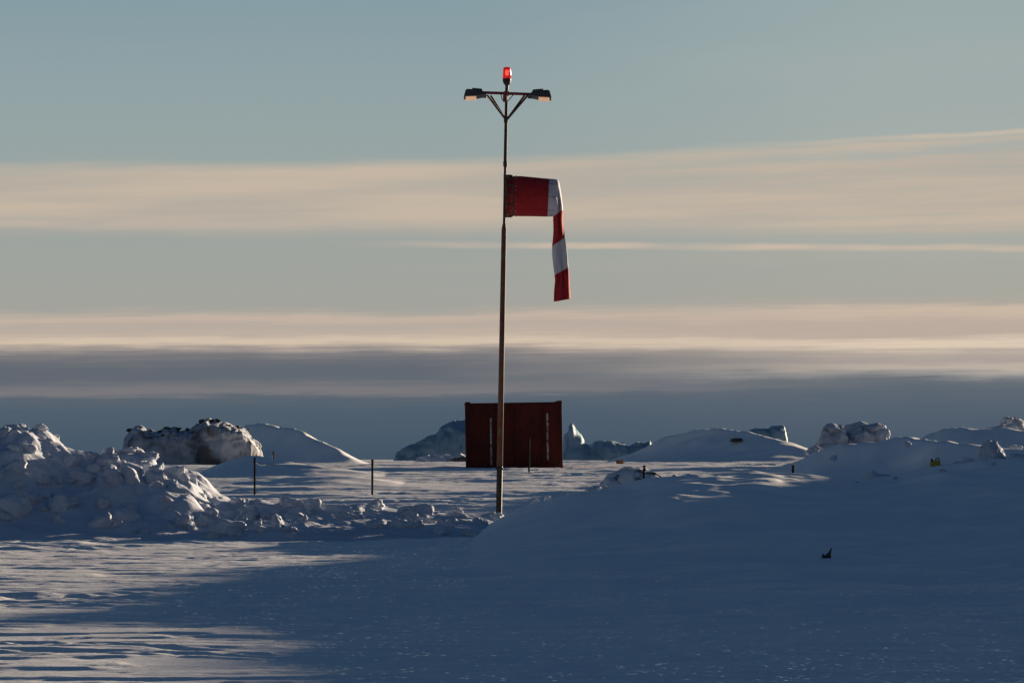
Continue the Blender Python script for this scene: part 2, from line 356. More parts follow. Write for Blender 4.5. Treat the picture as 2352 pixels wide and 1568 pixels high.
# ---------------------------------------------------------------- lumps with outlines given in image pixel coordinates
def lump(name,d,pts,thick,mat,zb,seed,p=.5,amp=.12,freq=1.2,nu=160,nv=70,label=None,cat=None,kind=None,flute=0,group=None,fac=0,jag=0):
    xs_=[sx(q[0],d) for q in pts];zs_=[sz(q[1],d) for q in pts]
    u=np.linspace(xs_[0],xs_[-1],nu);Hh=np.interp(u,xs_,zs_)-zb
    if jag: Hh=Hh+jag*(blocky(u/.35,u*0+.3,seed+71,tilt=.6)-.2)*np.clip(Hh/Hh.max()*3-1,0,1)
    th=np.linspace(0,math.pi,nv)
    U,T=np.meshgrid(u,th);HH=np.tile(Hh,(nv,1))
    w=xs_[-1]-xs_[0]
    ev=np.clip(1-((U-(xs_[0]+w/2))/(w/2))**4,0,1)**.5
    Yv=d-thick*np.cos(T)*(.25+.75*ev)
    Zv=zb+HH*np.power(np.abs(np.sin(T)),p)
    Xv=U.copy()
    dx=fbm3(Xv*freq,Yv*freq,Zv*freq,5,seed,.6);dy=fbm3(Xv*freq+40,Yv*freq,Zv*freq,5,seed+9,.6);dz=fbm3(Xv*freq,Yv*freq+50,Zv*freq,5,seed+19,.6)
    up=sstep(0,.35,(Zv-zb)/max(.01,Hh.max()))
    if fac:
        bk=blocky((Xv+Yv*.4)*fac,(Zv*1.1+Yv*.5)*fac,seed+33)-.2
        dy=dy-bk*1.5;dz=dz+bk*.6;dx=dx+.5*(blocky((Xv+Yv*.4)*fac*1.7,(Zv*1.1+Yv*.5)*fac*1.7,seed+53)-.2)
    if flute: dy=dy+flute*np.abs(noise2(Xv*2.6,Zv*.3,seed+3))
    Xv=Xv+amp*dx;Yv=Yv+amp*1.3*dy;Zv=Zv+amp*.6*dz*up
    ox,oy=xs_[0]+w/2,d
    me=grid_mesh(name,Xv-ox,Yv-oy,Zv-zb)
    return obj(name,me,mat,label=label,cat=cat,kind=kind,group=group,loc=(ox,oy,zb))
lump('snow_heap',107.5,[(1045,1218),(1065,1203),(1085,1190),(1110,1179),(1135,1173),(1150,1178),(1162,1191),(1172,1218)],.55,M_block,sz(1222,107.5),77,p=.7,amp=.06,freq=2.4,fac=2.6,nu=110,nv=60,label='small heap of snow lumps at the foot of the mast',cat='snow heap')
GI='icebergs frozen into the distant sea ice'
lump('iceberg',600,[(893,1150),(900,1060),(912,1036),(935,1022),(962,1014),(985,1000),(1003,994),(1018,974),(1042,963),(1062,966),(1085,962),(1120,978),(1160,1000),(1200,1040),(1215,1150)],7,M_ice,-3.2,1,p=.35,amp=.45,freq=.35,fac=.3,label='large blue iceberg with a stepped ridge beyond the snow field',cat='iceberg',group=GI)
lump('iceberg',560,[(1270,1150),(1288,1060),(1296,1000),(1304,992),(1309,976),(1315,970),(1320,986),(1332,996),(1340,1016),(1350,1022),(1362,1013),(1385,1010),(1408,1011),(1432,1018),(1442,1028),(1462,1016),(1478,1020),(1492,1012),(1500,1030),(1530,1060),(1540,1150)],5,M_ice,-3.2,2,p=.35,amp=.26,freq=.5,fac=.4,label='jagged blue iceberg with one sharp pinnacle',cat='iceberg',group=GI)
lump('iceberg',520,[(1690,1150),(1712,1040),(1718,988),(1740,982),(1765,984),(1772,977),(1800,976),(1805,990),(1808,1040),(1816,1150)],4,M_ice,-3.2,3,p=.25,amp=.22,freq=.5,fac=.4,label='small flat-topped iceberg with steep ends',cat='iceberg',group=GI)
lump('snow_mound',171,[(278,1085),(284,1060),(289,1000),(300,986),(330,985),(365,992),(385,982),(420,984),(440,990),(455,970),(480,966),(505,968),(530,978),(555,984),(575,996),(595,1024),(612,1085)],2.2,M_mound,1.55,5,p=.22,amp=.15,freq=1.4,flute=1.2,fac=1.2,nu=300,nv=130,jag=.16,label='steep-faced dirty snow mound with dark debris frozen along its top',cat='snow mound')
rocks=[]
for i in range(4):
    me=chunk('rock',500+i,sub=4,planes=9,rough=.16,flat=.75,sharp=14);me.materials.append(M_rockm);rocks.append(me)
GR='dark rocks on top of the snow mound'
for (b,l,s) in [(296,987,.14),(308,986,.09),(322,984,.10),(345,989,.09),(385,983,.13),(396,984,.09),(410,984,.09),(430,986,.11),(462,967,.14),(475,965,.09),(485,965,.10),(500,966,.13),(512,974,.09),(545,980,.08),(568,986,.07),(455,1025,.12),(378,1000,.10),(440,1018,.08),(400,1004,.09),(350,1004,.07),(365,990,.08),(525,976,.08)]:
    place(random.choice(rocks),sx(b,170),169.2 if l>1000 or l==1000 else 170.4,s,'dark jagged rock half buried in a snow mound',GR,z=sz(l,170)-s*.25,name='rock',cat='rock')
GB='large snow blocks standing on the drifts'
lump('snow_block',158,[(1855,1050),(1868,1030),(1884,1002),(1890,976),(1905,970),(1930,976),(1940,990),(1947,1022),(1958,1050)],.8,M_packed,sz(1045,158),7,p=.45,amp=.14,freq=2.0,fac=2.2,nu=110,nv=80,label='tall weathered snow block with a sloping side',cat='snow block',group=GB)
lump('snow_block',159,[(1926,1050),(1936,992),(1950,973),(1975,968),(1995,975),(2015,972),(2032,978),(2038,1000),(2040,1020),(2062,1045)],.9,M_packed,sz(1045,159),8,p=.42,amp=.15,freq=2.0,fac=1.9,nu=130,nv=80,label='large lumpy snow block with dark hollows',cat='snow block',group=GB)
lump('snow_block',162,[(2255,1015),(2265,990),(2272,983),(2300,978),(2302,962),(2322,956),(2340,960),(2348,975),(2375,985),(2390,1012)],.9,M_packed,sz(1012,162),9,p=.42,amp=.12,freq=2.2,fac=2.2,nu=130,nv=80,label='stacked snow blocks on the crest of a drift',cat='snow block',group=GB)
lump('snow_block',124,[(2225,1095),(2244,1060),(2256,1024),(2270,1010),(2288,1012),(2302,1035),(2318,1068),(2335,1095)],.6,M_packed,sz(1095,124),10,p=.45,amp=.09,freq=2.6,fac=2.2,nu=90,nv=70,label='upright weathered snow block on a drift',cat='snow block',group=GB)
for (b,d,s,l) in [(2200,117,.26,1068),(2225,117.5,.30,1064),(2182,117,.2,1074),(2335,118,.30,1056),(2310,117,.24,1066),(2000,112,.14,1100),(2050,112,.12,1103),(2330,135,.3,1030),(1870,150,.26,1030),(2085,128,.16,1016),(2120,150,.18,1014),(1915,127,.16,1046),(2240,150,.18,997),(1760,188,.2,1018),(2060,150,.2,1022)]:
    place(random.choice(blocks),sx(b,d),d,s,'low snow block on a smooth drift',GB,z=sz(l+8,d))
lump('snow_block',110,[(1940,1122),(1975,1101),(2005,1080),(2020,1088),(2050,1092),(2075,1104),(2100,1122)],.6,M_packed,sz(1122,110),12,p=.7,amp=.06,freq=2.5,fac=2.5,nu=110,nv=60,label='peaked low heap of snow blocks',cat='snow block',group=GB)
lump('boulder',127,[(1370,1128),(1382,1108),(1395,1090),(1425,1077),(1450,1073),(1480,1075),(1505,1087),(1524,1102),(1540,1128)],.9,M_rocksnow,sz(1124,127),14,p=.62,amp=.10,freq=1.8,fac=1.6,nu=150,nv=90,label='dark boulder mostly covered with snow',cat='boulder')
lump('boulder',195,[(940,1070),(960,1050),(985,1044),(1000,1046),(1030,1043),(1060,1040),(1075,1044),(1100,1070)],.8,M_rocksnow,sz(1072,195),15,p=.6,amp=.12,freq=1.6,fac=1.3,nu=90,nv=50,label='low snow-dusted rocks behind the container',cat='boulder')
place(rocks[0],sx(1852,178),178,.14,'small dark rock on a lit snow slope',None,z=sz(1057,178),name='rock',cat='rock')
place(rocks[2],sx(1690,188),187.5,.22,'dark rock showing through a drift crest',None,z=sz(1000,188)-.22,name='rock',cat='rock',sc=(1.4,1,.6),rot=(0,0,.2))
place(rocks[1],sx(265,150),150,.2,'sunlit brown rock behind the snow bank',None,z=sz(1046,150),name='rock',cat='rock')
# ---------------------------------------------------------------- primitives
def bm_obj(name,bm,mat,parent=None,smooth=False,**kw):
    me=bpy.data.meshes.new(name);bm.to_mesh(me);bm.free()
    if smooth: me.polygons.foreach_set('use_smooth',np.ones(len(me.polygons),dtype=bool))
    return obj(name,me,mat,parent,**kw)
def tube(bm,path,rad,n=14,cap=True):
    rings=[]
    for i,p in enumerate(path):
        p=Vector(p);a=Vector(path[max(0,i-1)]);b=Vector(path[min(len(path)-1,i+1)]);t=(b-a).normalized()
        ref=Vector((0,1,0)) if abs(t.y)<.9 else Vector((1,0,0))
        u=t.cross(ref).normalized();v=t.cross(u).normalized()
        r=rad[i] if isinstance(rad,(list,tuple)) else rad
        rings.append([bm.verts.new(p+u*math.cos(2*math.pi*k/n)*r+v*math.sin(2*math.pi*k/n)*r) for k in range(n)])
    for a,b in zip(rings,rings[1:]):
        for k in range(n): bm.faces.new((a[k],a[(k+1)%n],b[(k+1)%n],b[k]))
    if cap:
        bm.faces.new(rings[0][::-1]);bm.faces.new(rings[-1])
def box(bm,c,s,rot=None,taper=1.0,bevel=0):
    r=bmesh.ops.create_cube(bm,size=1)
    for v in r['verts']:
        t=taper if v.co.z<0 else 1
        v.co=Vector((v.co.x*s[0]*t,v.co.y*s[1]*t,v.co.z*s[2]))
    if bevel:
        es=list({e for v in r['verts'] for e in v.link_edges})
        rr=bmesh.ops.bevel(bm,geom=es,offset=bevel,segments=2,affect='EDGES',profile=.5)
        vs=list({v for f in rr['faces'] for v in f.verts}|{v for v in r['verts'] if v.is_valid})
    else: vs=r['verts']
    for v in vs:
        if rot: v.co=rot@v.co
        v.co+=Vector(c)
# ---------------------------------------------------------------- mast
MD=112.0
def mp(b,l,y=0): return Vector(((b-1176)/100.0,y,2+(1052-l)/100.0))  # image pixel column and row, scaled at the mast depth
base_z=BH(-.3,MD)
mx0=-.31
mast=obj('light_mast',None,label='tall leaning steel mast with red beacon, floodlights and windsock frame',cat='light mast',loc=(mx0,MD,base_z))
def toM(bm):
    for v in bm.verts: v.co-=Vector((mx0,0,base_z))
def axis(l): return 1145.5+(1190-l)*(1164.5-1145.5)/1035.0
bm=bmesh.new();tube(bm,[mp(axis(1215),1215),mp(axis(1100),1100),mp(axis(1076),1076),mp(axis(1070),1070)],[.068,.068,.068,.066]);box(bm,mp(axis(1076),1076),(.18,.18,.05),bevel=.01);toM(bm)
bm_obj('lower_pole',bm,M_black,mast,label='black lower section of the pole')
bm=bmesh.new();tube(bm,[mp(axis(1070),1070),mp(axis(800),800),mp(axis(540),540),mp(axis(526),526),mp(axis(515),515),mp(axis(513),513)],[.070,.063,.058,.058,.038,.034],18);toM(bm)
bm_obj('main_pole',bm,M_rust,mast,smooth=True,label='rusty red-brown middle section of the pole')
bm=bmesh.new();tube(bm,[mp(axis(516),516),mp(axis(384),384)],.030);tube(bm,[mp(axis(384),384),mp(axis(380),380),mp(axis(372),372),mp(axis(368),368)],[.03,.048,.048,.036]);tube(bm,[mp(axis(370),370),mp(axis(200),200)],[.039,.034]);
tube(bm,[mp(axis(281),281),mp(axis(270),270)],.05);toM(bm)
bm_obj('upper_pole',bm,M_thin,mast,smooth=False)
bm=bmesh.new();cy=213
tube(bm,[mp(1108,cy-1),mp(1224,cy+3)],.034,8);box(bm,mp(1164,214),(.14,.12,.10),bevel=.015);box(bm,mp(1160,226,-.06),(.10,.08,.16),bevel=.01)
toM(bm);bm_obj('crossarm',bm,M_redarm,mast)
for y in (-.07,.07):
    for bx_ in (1122,1210):
        bm=bmesh.new();tube(bm,[mp(1163,276,0),mp(bx_+(5 if y>0 else -3)*(1 if bx_<1160 else -1),218,y)],.024,8);toM(bm);bm_obj('brace',bm,M_thin,mast)
def flood(side,b0,b1,l0):
    e=bpy.data.objects.new('floodlight',None);link(e);e.parent=mast
    c=mp((b0+b1)/2,l0);e.location=c-Vector((mx0,0,base_z))
    w=(b1-b0)/100
    e.rotation_euler=(math.radians(-13),math.radians(6 if side<0 else -5),0)
    bm=bmesh.new()
    hw=w/2
    prof=[(-hw,-.115),(-hw*.90,.045),(-hw*.76,.07),(-hw*.36,.075),(-hw*.30,.105),(hw*.50,.11),(hw*.64,.045),(hw,.02),(hw,-.02),(hw*.6,-.03),(hw*.2,-.065)]
    if side>0: prof=[(-x,z) for x,z in prof][::-1]
    A=[bm.verts.new((x,-.14,z)) for x,z in prof];B=[bm.verts.new((x,.14,z)) for x,z in prof]
    bm.faces.new(A);bm.faces.new(B[::-1])
    for i in range(len(prof)):
        j=(i+1)%len(prof);bm.faces.new((A[j],A[i],B[i],B[j]))
    bmesh.ops.recalc_face_normals(bm,faces=bm.faces)
    bmesh.ops.bevel(bm,geom=list(bm.edges),offset=.006,segments=1,affect='EDGES')
    for i in range(4): box(bm,(-.06+.05*i,0,.115),(.012,.2,.025))
    o=bm_obj('housing',bm,M_lamp,e)
    bm=bmesh.new()
    q=[(-hw*.82,-.112),(hw*.10,-.078)]
    if side>0: q=[(-hw*.10,-.078),(hw*.82,-.112)]
    vs=[]
    for (xx,zz) in q:
        for yy in (-.125,.125):
            for dz in (0,-.026): vs.append(bm.verts.new((xx,yy,zz+dz)))
    bmesh.ops.convex_hull(bm,input=vs)
    bm_obj('lamp_glass',bm,M_lens,e)
    return e
flood(-1,1066,1118,216);flood(1,1212,1266,218)
bm=bmesh.new();tube(bm,[mp(1164.3,208),mp(1164.3,196),mp(1164.3,190),mp(1164.3,184),mp(1164.3,180)],[.035,.04,.085,.098,.098],20);toM(bm);e=bm_obj('beacon',bm,M_black,mast)
bm=bmesh.new();tube(bm,[mp(1164.3,180),mp(1164.3,170),mp(1164.3,158),mp(1164.3,154.5),mp(1164.3,153.5)],[.094,.094,.086,.078,.055],24)
toM(bm);bm_obj('beacon_lens',bm,M_red,e,smooth=True)
bm=bmesh.new();box(bm,mp(1164.3,167,-.085),(.08,.04,.13),bevel=.018);toM(bm);bm_obj('beacon_bulb',bm,M_redhot,e,smooth=True)
bm=bmesh.new();tube(bm,[mp(1150,214,-.05),mp(1153,228,-.07),mp(1162,236,-.06),mp(1172,226,-.07),mp(1180,216,-.05)],.010,6);tube(bm,[mp(1234,212,-.03),mp(1226,220,-.06),mp(1216,222,-.05),mp(1206,216,-.03)],.008,6)
tube(bm,[mp(1236,207,-.05),mp(1246,206,-.05)],.02,8);toM(bm);bm_obj('cable',bm,M_black,mast)
# ---------------------------------------------------------------- windsock
wsz=mp(1168,497).z
sock=obj('windsock',None,label='red and white striped fabric windsock drooping from its rusty hoop',cat='windsock',loc=(-.08,MD,wsz))
def toW(bm):
    for v in bm.verts: v.co-=Vector((-.08,0,wsz))
bm=bmesh.new()
def hoop(bm,b,rad,t,n=48):
    cz=mp(b,450).z;bxx=(b-1176)/100
    rs=[]
    for i in range(n):
        a=2*math.pi*i/n;c=Vector((bxx,math.sin(a)*rad,cz+math.cos(a)*rad));o_=Vector((0,math.sin(a),math.cos(a)))
        rs.append([bm.verts.new(c+Vector((1,0,0))*math.cos(q)*t+o_*math.sin(q)*t) for q in [k*math.pi/3 for k in range(6)]])
    for i in range(n):
        for k in range(6): bm.faces.new((rs[i][k],rs[(i+1)%n][k],rs[(i+1)%n][(k+1)%6],rs[i][(k+1)%6]))
hoop(bm,1164,.46,.022);hoop(bm,1177,.462,.018)
for i in range(12):
    a=2*math.pi*i/12;cz=mp(0,450).z
    tube(bm,[(-.12,math.sin(a)*.46,cz+math.cos(a)*.46),(0.0,math.sin(a)*.462,cz+math.cos(a)*.462)],.016,6)
box(bm,mp(1161.5,450,-.02),(.10,.16,.95),bevel=.008);box(bm,mp(1166,403,0),(.19,.10,.04));box(bm,mp(1166,497,0),(.19,.10,.04));
box(bm,mp(1164,450,0),(.03,.88,.05))
box(bm,mp(1166,450,-.28),(.07,.02,.72));box(bm,mp(1166,450,.28),(.07,.02,.72))
toW(bm);bm_obj('hoop_frame',bm,M_rust,sock)
R_=[((1167,406),(1167,494.5),.44,0),((1178.5,405),(1178,495),.45,0),((1195,405),(1190,495.5),.445,0),((1210,406),(1206,495.5),.44,0),((1240,409),(1235,496),.43,0),((1261.5,411),(1257.5,496.5),.42,1),((1274,412),(1267,496),.41,1),((1283,416),(1272,495),.38,1),((1288,440),(1273,494),.34,1),((1291.5,466),(1272.5,494),.27,1),((1293,482),(1271,497),.19,0),((1293,498),(1271,506),.15,0),((1294,515),(1271.5,520),.13,0),((1296,532),(1271,538),.13,0),((1297.5,545),(1268.5,566),.14,1),((1300,560),(1268.5,577),.14,1),((1303,590),(1270,600),.14,1),((1305.5,614),(1274,632),.14,0),((1307,632),(1275,645),.14,0),((1309,660),(1273,668),.15,0),((1310.5,686),(1272,692.5),.16,0)]
def cr(a,b,c,d,t): return .5*((2*b)+(-a+c)*t+(2*a-5*b+4*c-d)*t*t+(-a+3*b-3*c+d)*t**3)
rows=[];cols=[]
SEG=8
for i in range(len(R_)-1):
    q=[R_[max(0,i-1)],R_[i],R_[i+1],R_[min(len(R_)-1,i+2)]]
    for s in range(SEG+(1 if i==len(R_)-2 else 0)):
        t=s/SEG
        g=lambda f: cr(f(q[0]),f(q[1]),f(q[2]),f(q[3]),t)
        rows.append((g(lambda r:r[0][0]),g(lambda r:r[0][1]),g(lambda r:r[1][0]),g(lambda r:r[1][1]),g(lambda r:r[2])));cols.append(R_[i][3])
nn=56
V=np.zeros((len(rows),nn+1,3))
for i,(ox,ol,ix_,il,b) in enumerate(rows):
    O=mp(ox,ol);I=mp(ix_,il);C=(O+I)/2;A=(O-I)/2
    hang=min(1,max(0,(i/SEG-5.5)/4))
    for k in range(nn+1):
        a=2*math.pi*k/nn
        wv=1+hang*.10*math.sin(5*a+i*.06)+hang*.05*math.sin(9*a-i*.15)-.02*(1-hang)*abs(math.sin(4*a))
        yo=math.sin(a)*b*wv+hang*.035*math.sin(a*3+i*.09)
        f=hang*.45*b*math.exp(-((math.cos(a)-.25)/.22)**2)*(1 if math.sin(a)<0 else -.4)
        P=C+A*math.cos(a)
        V[i,k]=(P.x,P.y+yo+f,P.z)
nz=fbm3(V[...,0]*5,V[...,1]*4,V[...,2]*5,3,71)
V[...,1]+=.03*nz;V[...,2]+=.006*nz;V[...,0]+=.004*nz
V[:,nn]=V[:,0]
me=grid_mesh('fabric_sleeve',V[...,0]+.08,V[...,1],V[...,2]-wsz)
me.materials.append(M_redf);me.materials.append(M_whitef)
mi=np.repeat(np.array(cols[:len(rows)-1],dtype=np.int32),nn);me.polygons.foreach_set('material_index',mi)
fs=obj('fabric_sleeve',me,None,sock)
sm=fs.modifiers.new('thickness','SOLIDIFY');sm.thickness=.004
bm=bmesh.new()
for kk in range(0,nn,7):
    tube(bm,[Vector((V[i,kk,0],V[i,kk,1]+(-.004 if V[i,kk,1]<0 else .004),V[i,kk,2]+(.004 if V[i,kk,2]>mp(0,450).z else -.004))) for i in range(0,7*SEG,3)],.005,5)
toW(bm);bm_obj('seam',bm,M_redf,sock)
bm=bmesh.new()
for i in range(28):
    a=2*math.pi*i/28
    box(bm,(.018+.07,math.sin(a)*.466,mp(0,450).z+math.cos(a)*.464),(.03,.014,.014))
toW(bm);bm_obj('lacing',bm,M_white,sock)
# ---------------------------------------------------------------- container
CD=155.0
cx0,cx1=sx(1070,CD),sx(1291,CD);ztop=sz(922,CD);zbot=sz(1076,CD)
W=cx1-cx0;Hc=ztop-zbot;Dp=2.44
cont=obj('shipping_container',None,label='short dark red steel shipping container standing on snow',cat='shipping container',loc=((cx0+cx1)/2,CD+Dp/2,zbot))
cont.rotation_euler=(0,math.radians(-.9),math.radians(1.2))
def corr(bm,x0,x1,z0,z1,y,amp,n):
    prof=[]
    for i in range(n):
        a=x0+(x1-x0)*i/n;w=(x1-x0)/n
        prof+=[(a,0),(a+w*.38,0),(a+w*.5,amp),(a+w*.88,amp)]
    prof.append((x1,0))
    A=[bm.verts.new((p[0],y+p[1],z0)) for p in prof];B=[bm.verts.new((p[0],y+p[1],z1)) for p in prof]
    for i in range(len(prof)-1): bm.faces.new((A[i],A[i+1],B[i+1],B[i]))
bm=bmesh.new()
corr(bm,-W/2+.10,W/2-.10,.12,Hc-.10,-Dp/2+.02,.004,7)
for s in (-1,1):
    v=[bm.verts.new(c) for c in ((s*(W/2-.02),-Dp/2+.1,.1),(s*(W/2-.02),Dp/2-.1,.1),(s*(W/2-.02),Dp/2-.1,Hc-.1),(s*(W/2-.02),-Dp/2+.1,Hc-.1))];bm.faces.new(v)
v=[bm.verts.new(c) for c in ((-W/2+.1,Dp/2-.02,.1),(W/2-.1,Dp/2-.02,.1),(W/2-.1,Dp/2-.02,Hc-.1),(-W/2+.1,Dp/2-.02,Hc-.1))];bm.faces.new(v)
v=[bm.verts.new(c) for c in ((-W/2+.05,-Dp/2+.05,Hc-.035),(W/2-.05,-Dp/2+.05,Hc-.035),(W/2-.05,Dp/2-.05,Hc-.035),(-W/2+.05,Dp/2-.05,Hc-.035))];bm.faces.new(v)
bm_obj('wall',bm,M_cont,cont)
bm=bmesh.new()
for sxx in (-1,1):
    for sy in (-1,1):
        box(bm,(sxx*(W/2-.06),sy*(Dp/2-.06),Hc/2),(.12,.12,Hc-.2),bevel=.008)
for sy in (-1,1):
    box(bm,(0,sy*(Dp/2-.05),Hc-.07),(W-.24,.07,.08));box(bm,(0,sy*(Dp/2-.05),.06),(W-.24,.09,.14))
for s in (-1,1):
    box(bm,(s*(W/2-.05),0,Hc-.07),(.07,Dp-.24,.08));box(bm,(s*(W/2-.05),0,.06),(.09,Dp-.24,.14))
box(bm,(.02,-Dp/2+.012,Hc/2),(.05,.03,Hc-.3))
bm_obj('frame',bm,M_contd,cont)
for sxx in (-1,1):
    for sy in (-1,1):
        for zz in (Hc-.045,.05):
            bm=bmesh.new();box(bm,(sxx*(W/2-.075),sy*(Dp/2-.075),zz),(.17,.17,.11),bevel=.012)
            box(bm,(sxx*(W/2-.075),sy*(Dp/2+.003),zz),(.07,.01,.045));bm_obj('corner_casting',bm,M_contd,cont)
def marking(b,l0,l1):
    bm=bmesh.new();x=sx(b,CD)-(cx0+cx1)/2
    z1=sz(l0,CD)-zbot;z0=sz(l1,CD)-zbot;z=z0
    r=random.Random(int(b))
    while z<z1-.03:
        h=r.uniform(.03,.07);w=r.uniform(.055,.065)
        box(bm,(x,-Dp/2-.004,z+h/2),(w,.012,h));z+=h+r.uniform(.004,.012)
    bm_obj('painted_marking',bm,M_white,cont,label='worn white vertical marking strip')
marking(1127,957,1068);marking(1257,948,1057)
bm=bmesh.new()
for x in (sx(1138,CD),sx(1246,CD)):
    x-=(cx0+cx1)/2;tube(bm,[(x,-Dp/2-.01,.12),(x,-Dp/2-.01,Hc-.1)],.016,8)
    for z in (.2,.9,1.5,Hc-.25): box(bm,(x,-Dp/2-.008,z),(.07,.03,.05))
    box(bm,(x+.09,-Dp/2-.02,.85),(.22,.02,.03))
bm_obj('locking_bar',bm,M_contd,cont)
# ---------------------------------------------------------------- stakes and ropes
GS='marker stakes in the snow field'
tops={}
for key,b,l0,l1,d,lab in [('a',585,1050,1140,125,'dark metal stake with rope tied near its top'),('b',628,1037,1066,160,'short dark stake beyond a drift'),('c',855,1055,1147,124,'dark metal stake with rope tied near its top'),('d',1215,1008,1088,147,'thin dark stake standing before the container'),('e',1477,1068,1106,123,'tilted dark stake beside a snow-covered boulder'),('f',1821,1068,1090,119,'short dark stake poking from the snow')]:
    x=sx(b,d);zt=sz(l0,d);zb=min(sz(l1,d),H(x,d))-.2
    bm=bmesh.new();r=.027
    lean=.03 if key=='e' else .005
    tube(bm,[(0,0,0),(lean,0,(zt-zb)-.05),(lean,0,zt-zb-.03),(lean,0,zt-zb)],[r,r,r*1.35,r*1.2],10)
    tube(bm,[(lean,-.001,zt-zb-.13),(lean,.001,zt-zb-.10)],r*1.5,10)
    bm_obj('marker_stake',bm,M_stake,None,loc=(x,d,zb),label=lab,cat='stake',group=GS)
    tops[key]=Vector((x+lean,d,zt-.11))
def rope(a,b,sag,lab):
    pts=[]
    for i in range(25):
        t=i/24;p=a.lerp(b,t);p.z-=sag*4*t*(1-t);pts.append(p-a)
    bm=bmesh.new();tube(bm,pts,.004,5);bm_obj('rope',bm,M_rope,None,loc=a,label=lab,cat='rope',group='ropes strung between the stakes')
rope(tops['a'],tops['c'],.12,'slack rope strung between two metal stakes')
rope(tops['b'],tops['a'],.2,'slack rope running from a far stake to a near one')
# ---------------------------------------------------------------- small things
d=104.6
cz=H(sx(2148,d),d)-.08;can=obj('fuel_canister',None,label='small yellow plastic canister with dark cap on snow',cat='canister',loc=(sx(2148,d),d,cz))
bm=bmesh.new();box(bm,(0,0,.09),(.22,.16,.20),bevel=.025);box(bm,(.02,0,.195),(.15,.10,.03),bevel=.01);bm_obj('body',bm,M_yellow,can)
bm=bmesh.new();tube(bm,[(-.07,0,.18),(-.07,0,.25)],.028,10);tube(bm,[(0,0,.2),(.02,0,.26),(.07,0,.26),(.09,0,.2)],.012,6);bm_obj('cap',bm,M_black,can)
d=172.0
cz=sz(1069,d);bm=bmesh.new();box(bm,(0,0,.09),(.27,.2,.17),bevel=.02);box(bm,(0,0,.185),(.30,.22,.03),bevel=.008)
for s in (-1,1): box(bm,(s*.10,-.105,.09),(.02,.015,.15))
bm_obj('storage_crate',bm,M_orange,None,loc=(sx(1424,d),d,cz),label='small orange plastic crate on the snow field',cat='crate')
best=min(np.arange(60,102,.25),key=lambda q:abs(1052+(2-H(sx(1898,q),q))*F/q-1282))
d=float(best);x=sx(1898,d)
bm=bmesh.new()
for pts in ([(-.11,-.10),(-.08,.02),(-.03,.04),(.03,.10),(.075,.17),(.085,.16),(.07,.08),(.075,0),(.04,-.12),(-.04,-.12)],[(-.085,.02),(-.06,.08),(-.045,.06),(-.02,.04),(-.03,.0)]):
    off=-.015 if len(pts)<7 else .02
    A=[bm.verts.new((p[0],off,p[1])) for p in pts];B=[bm.verts.new((p[0]*.9+.01,off+.035,p[1]*.9)) for p in pts]
    bm.faces.new(A);bm.faces.new(B[::-1])
    for i in range(len(pts)): j=(i+1)%len(pts);bm.faces.new((A[j],A[i],B[i],B[j]))
bmesh.ops.recalc_face_normals(bm,faces=bm.faces)
o=bm_obj('debris_shard',bm,M_rockm,None,loc=(x,d,H(x,d)),label='jagged dark shard of debris stuck in the snow drift',cat='debris')
# ---------------------------------------------------------------- world
w=bpy.data.worlds.new("World");scene.world=w;w.use_nodes=True
nt=w.node_tree;N=nt.nodes;L=nt.links
for n in list(N): N.remove(n)
def put(s,v):
    if isinstance(v,(int,float)): s.default_value=v
    elif isinstance(v,tuple): s.default_value=v
    else: L.new(v,s)
def M(op,*a):
    n=N.new('ShaderNodeMath');n.operation=op
    for i,v in enumerate(a): put(n.inputs[i],v)
    return n.outputs[0]
def SS(v,a,b):
    n=N.new('ShaderNodeMapRange');n.interpolation_type='SMOOTHSTEP';put(n.inputs['Value'],v);put(n.inputs['From Min'],a);put(n.inputs['From Max'],b);return n.outputs[0]
def MIX(f,a,b):
    n=N.new('ShaderNodeMixRGB');put(n.inputs['Fac'],f);put(n.inputs['Color1'],a);put(n.inputs['Color2'],b);return n.outputs[0]
def NZ(vx,vy,vz,det=4,rough=.5):
    c=N.new('ShaderNodeCombineXYZ');put(c.inputs[0],vx);put(c.inputs[1],vy);put(c.inputs[2],vz)
    n=N.new('ShaderNodeTexNoise');n.inputs['Scale'].default_value=1;n.inputs['Detail'].default_value=det;n.inputs['Roughness'].default_value=rough
    L.new(c.outputs[0],n.inputs['Vector']);return M('SUBTRACT',n.outputs['Fac'],.5)
tc=N.new('ShaderNodeTexCoord');sp=N.new('ShaderNodeSeparateXYZ');L.new(tc.outputs['Generated'],sp.inputs[0])
x_,y_,z_=sp.outputs
az=M('MULTIPLY',M('ARCTAN2',x_,y_),F)
el=M('MULTIPLY',M('ARCSINE',z_),F)
elr=M('SUBTRACT',el,M('MULTIPLY',az,.012))
wob=M('MULTIPLY',NZ(M('DIVIDE',az,600.),M('DIVIDE',elr,120.),3.,3),36.)
wob2=M('MULTIPLY',NZ(M('DIVIDE',az,190.),M('DIVIDE',elr,40.),8.,5,.55),24.)
wob3=M('MULTIPLY',NZ(M('DIVIDE',az,260.),M('DIVIDE',elr,8.),15.,4,.55),30.)
tilt=M('MULTIPLY',az,0.006)
e1=M('ADD',M('ADD',M('ADD',M('SUBTRACT',el,tilt),wob),wob2),wob3)
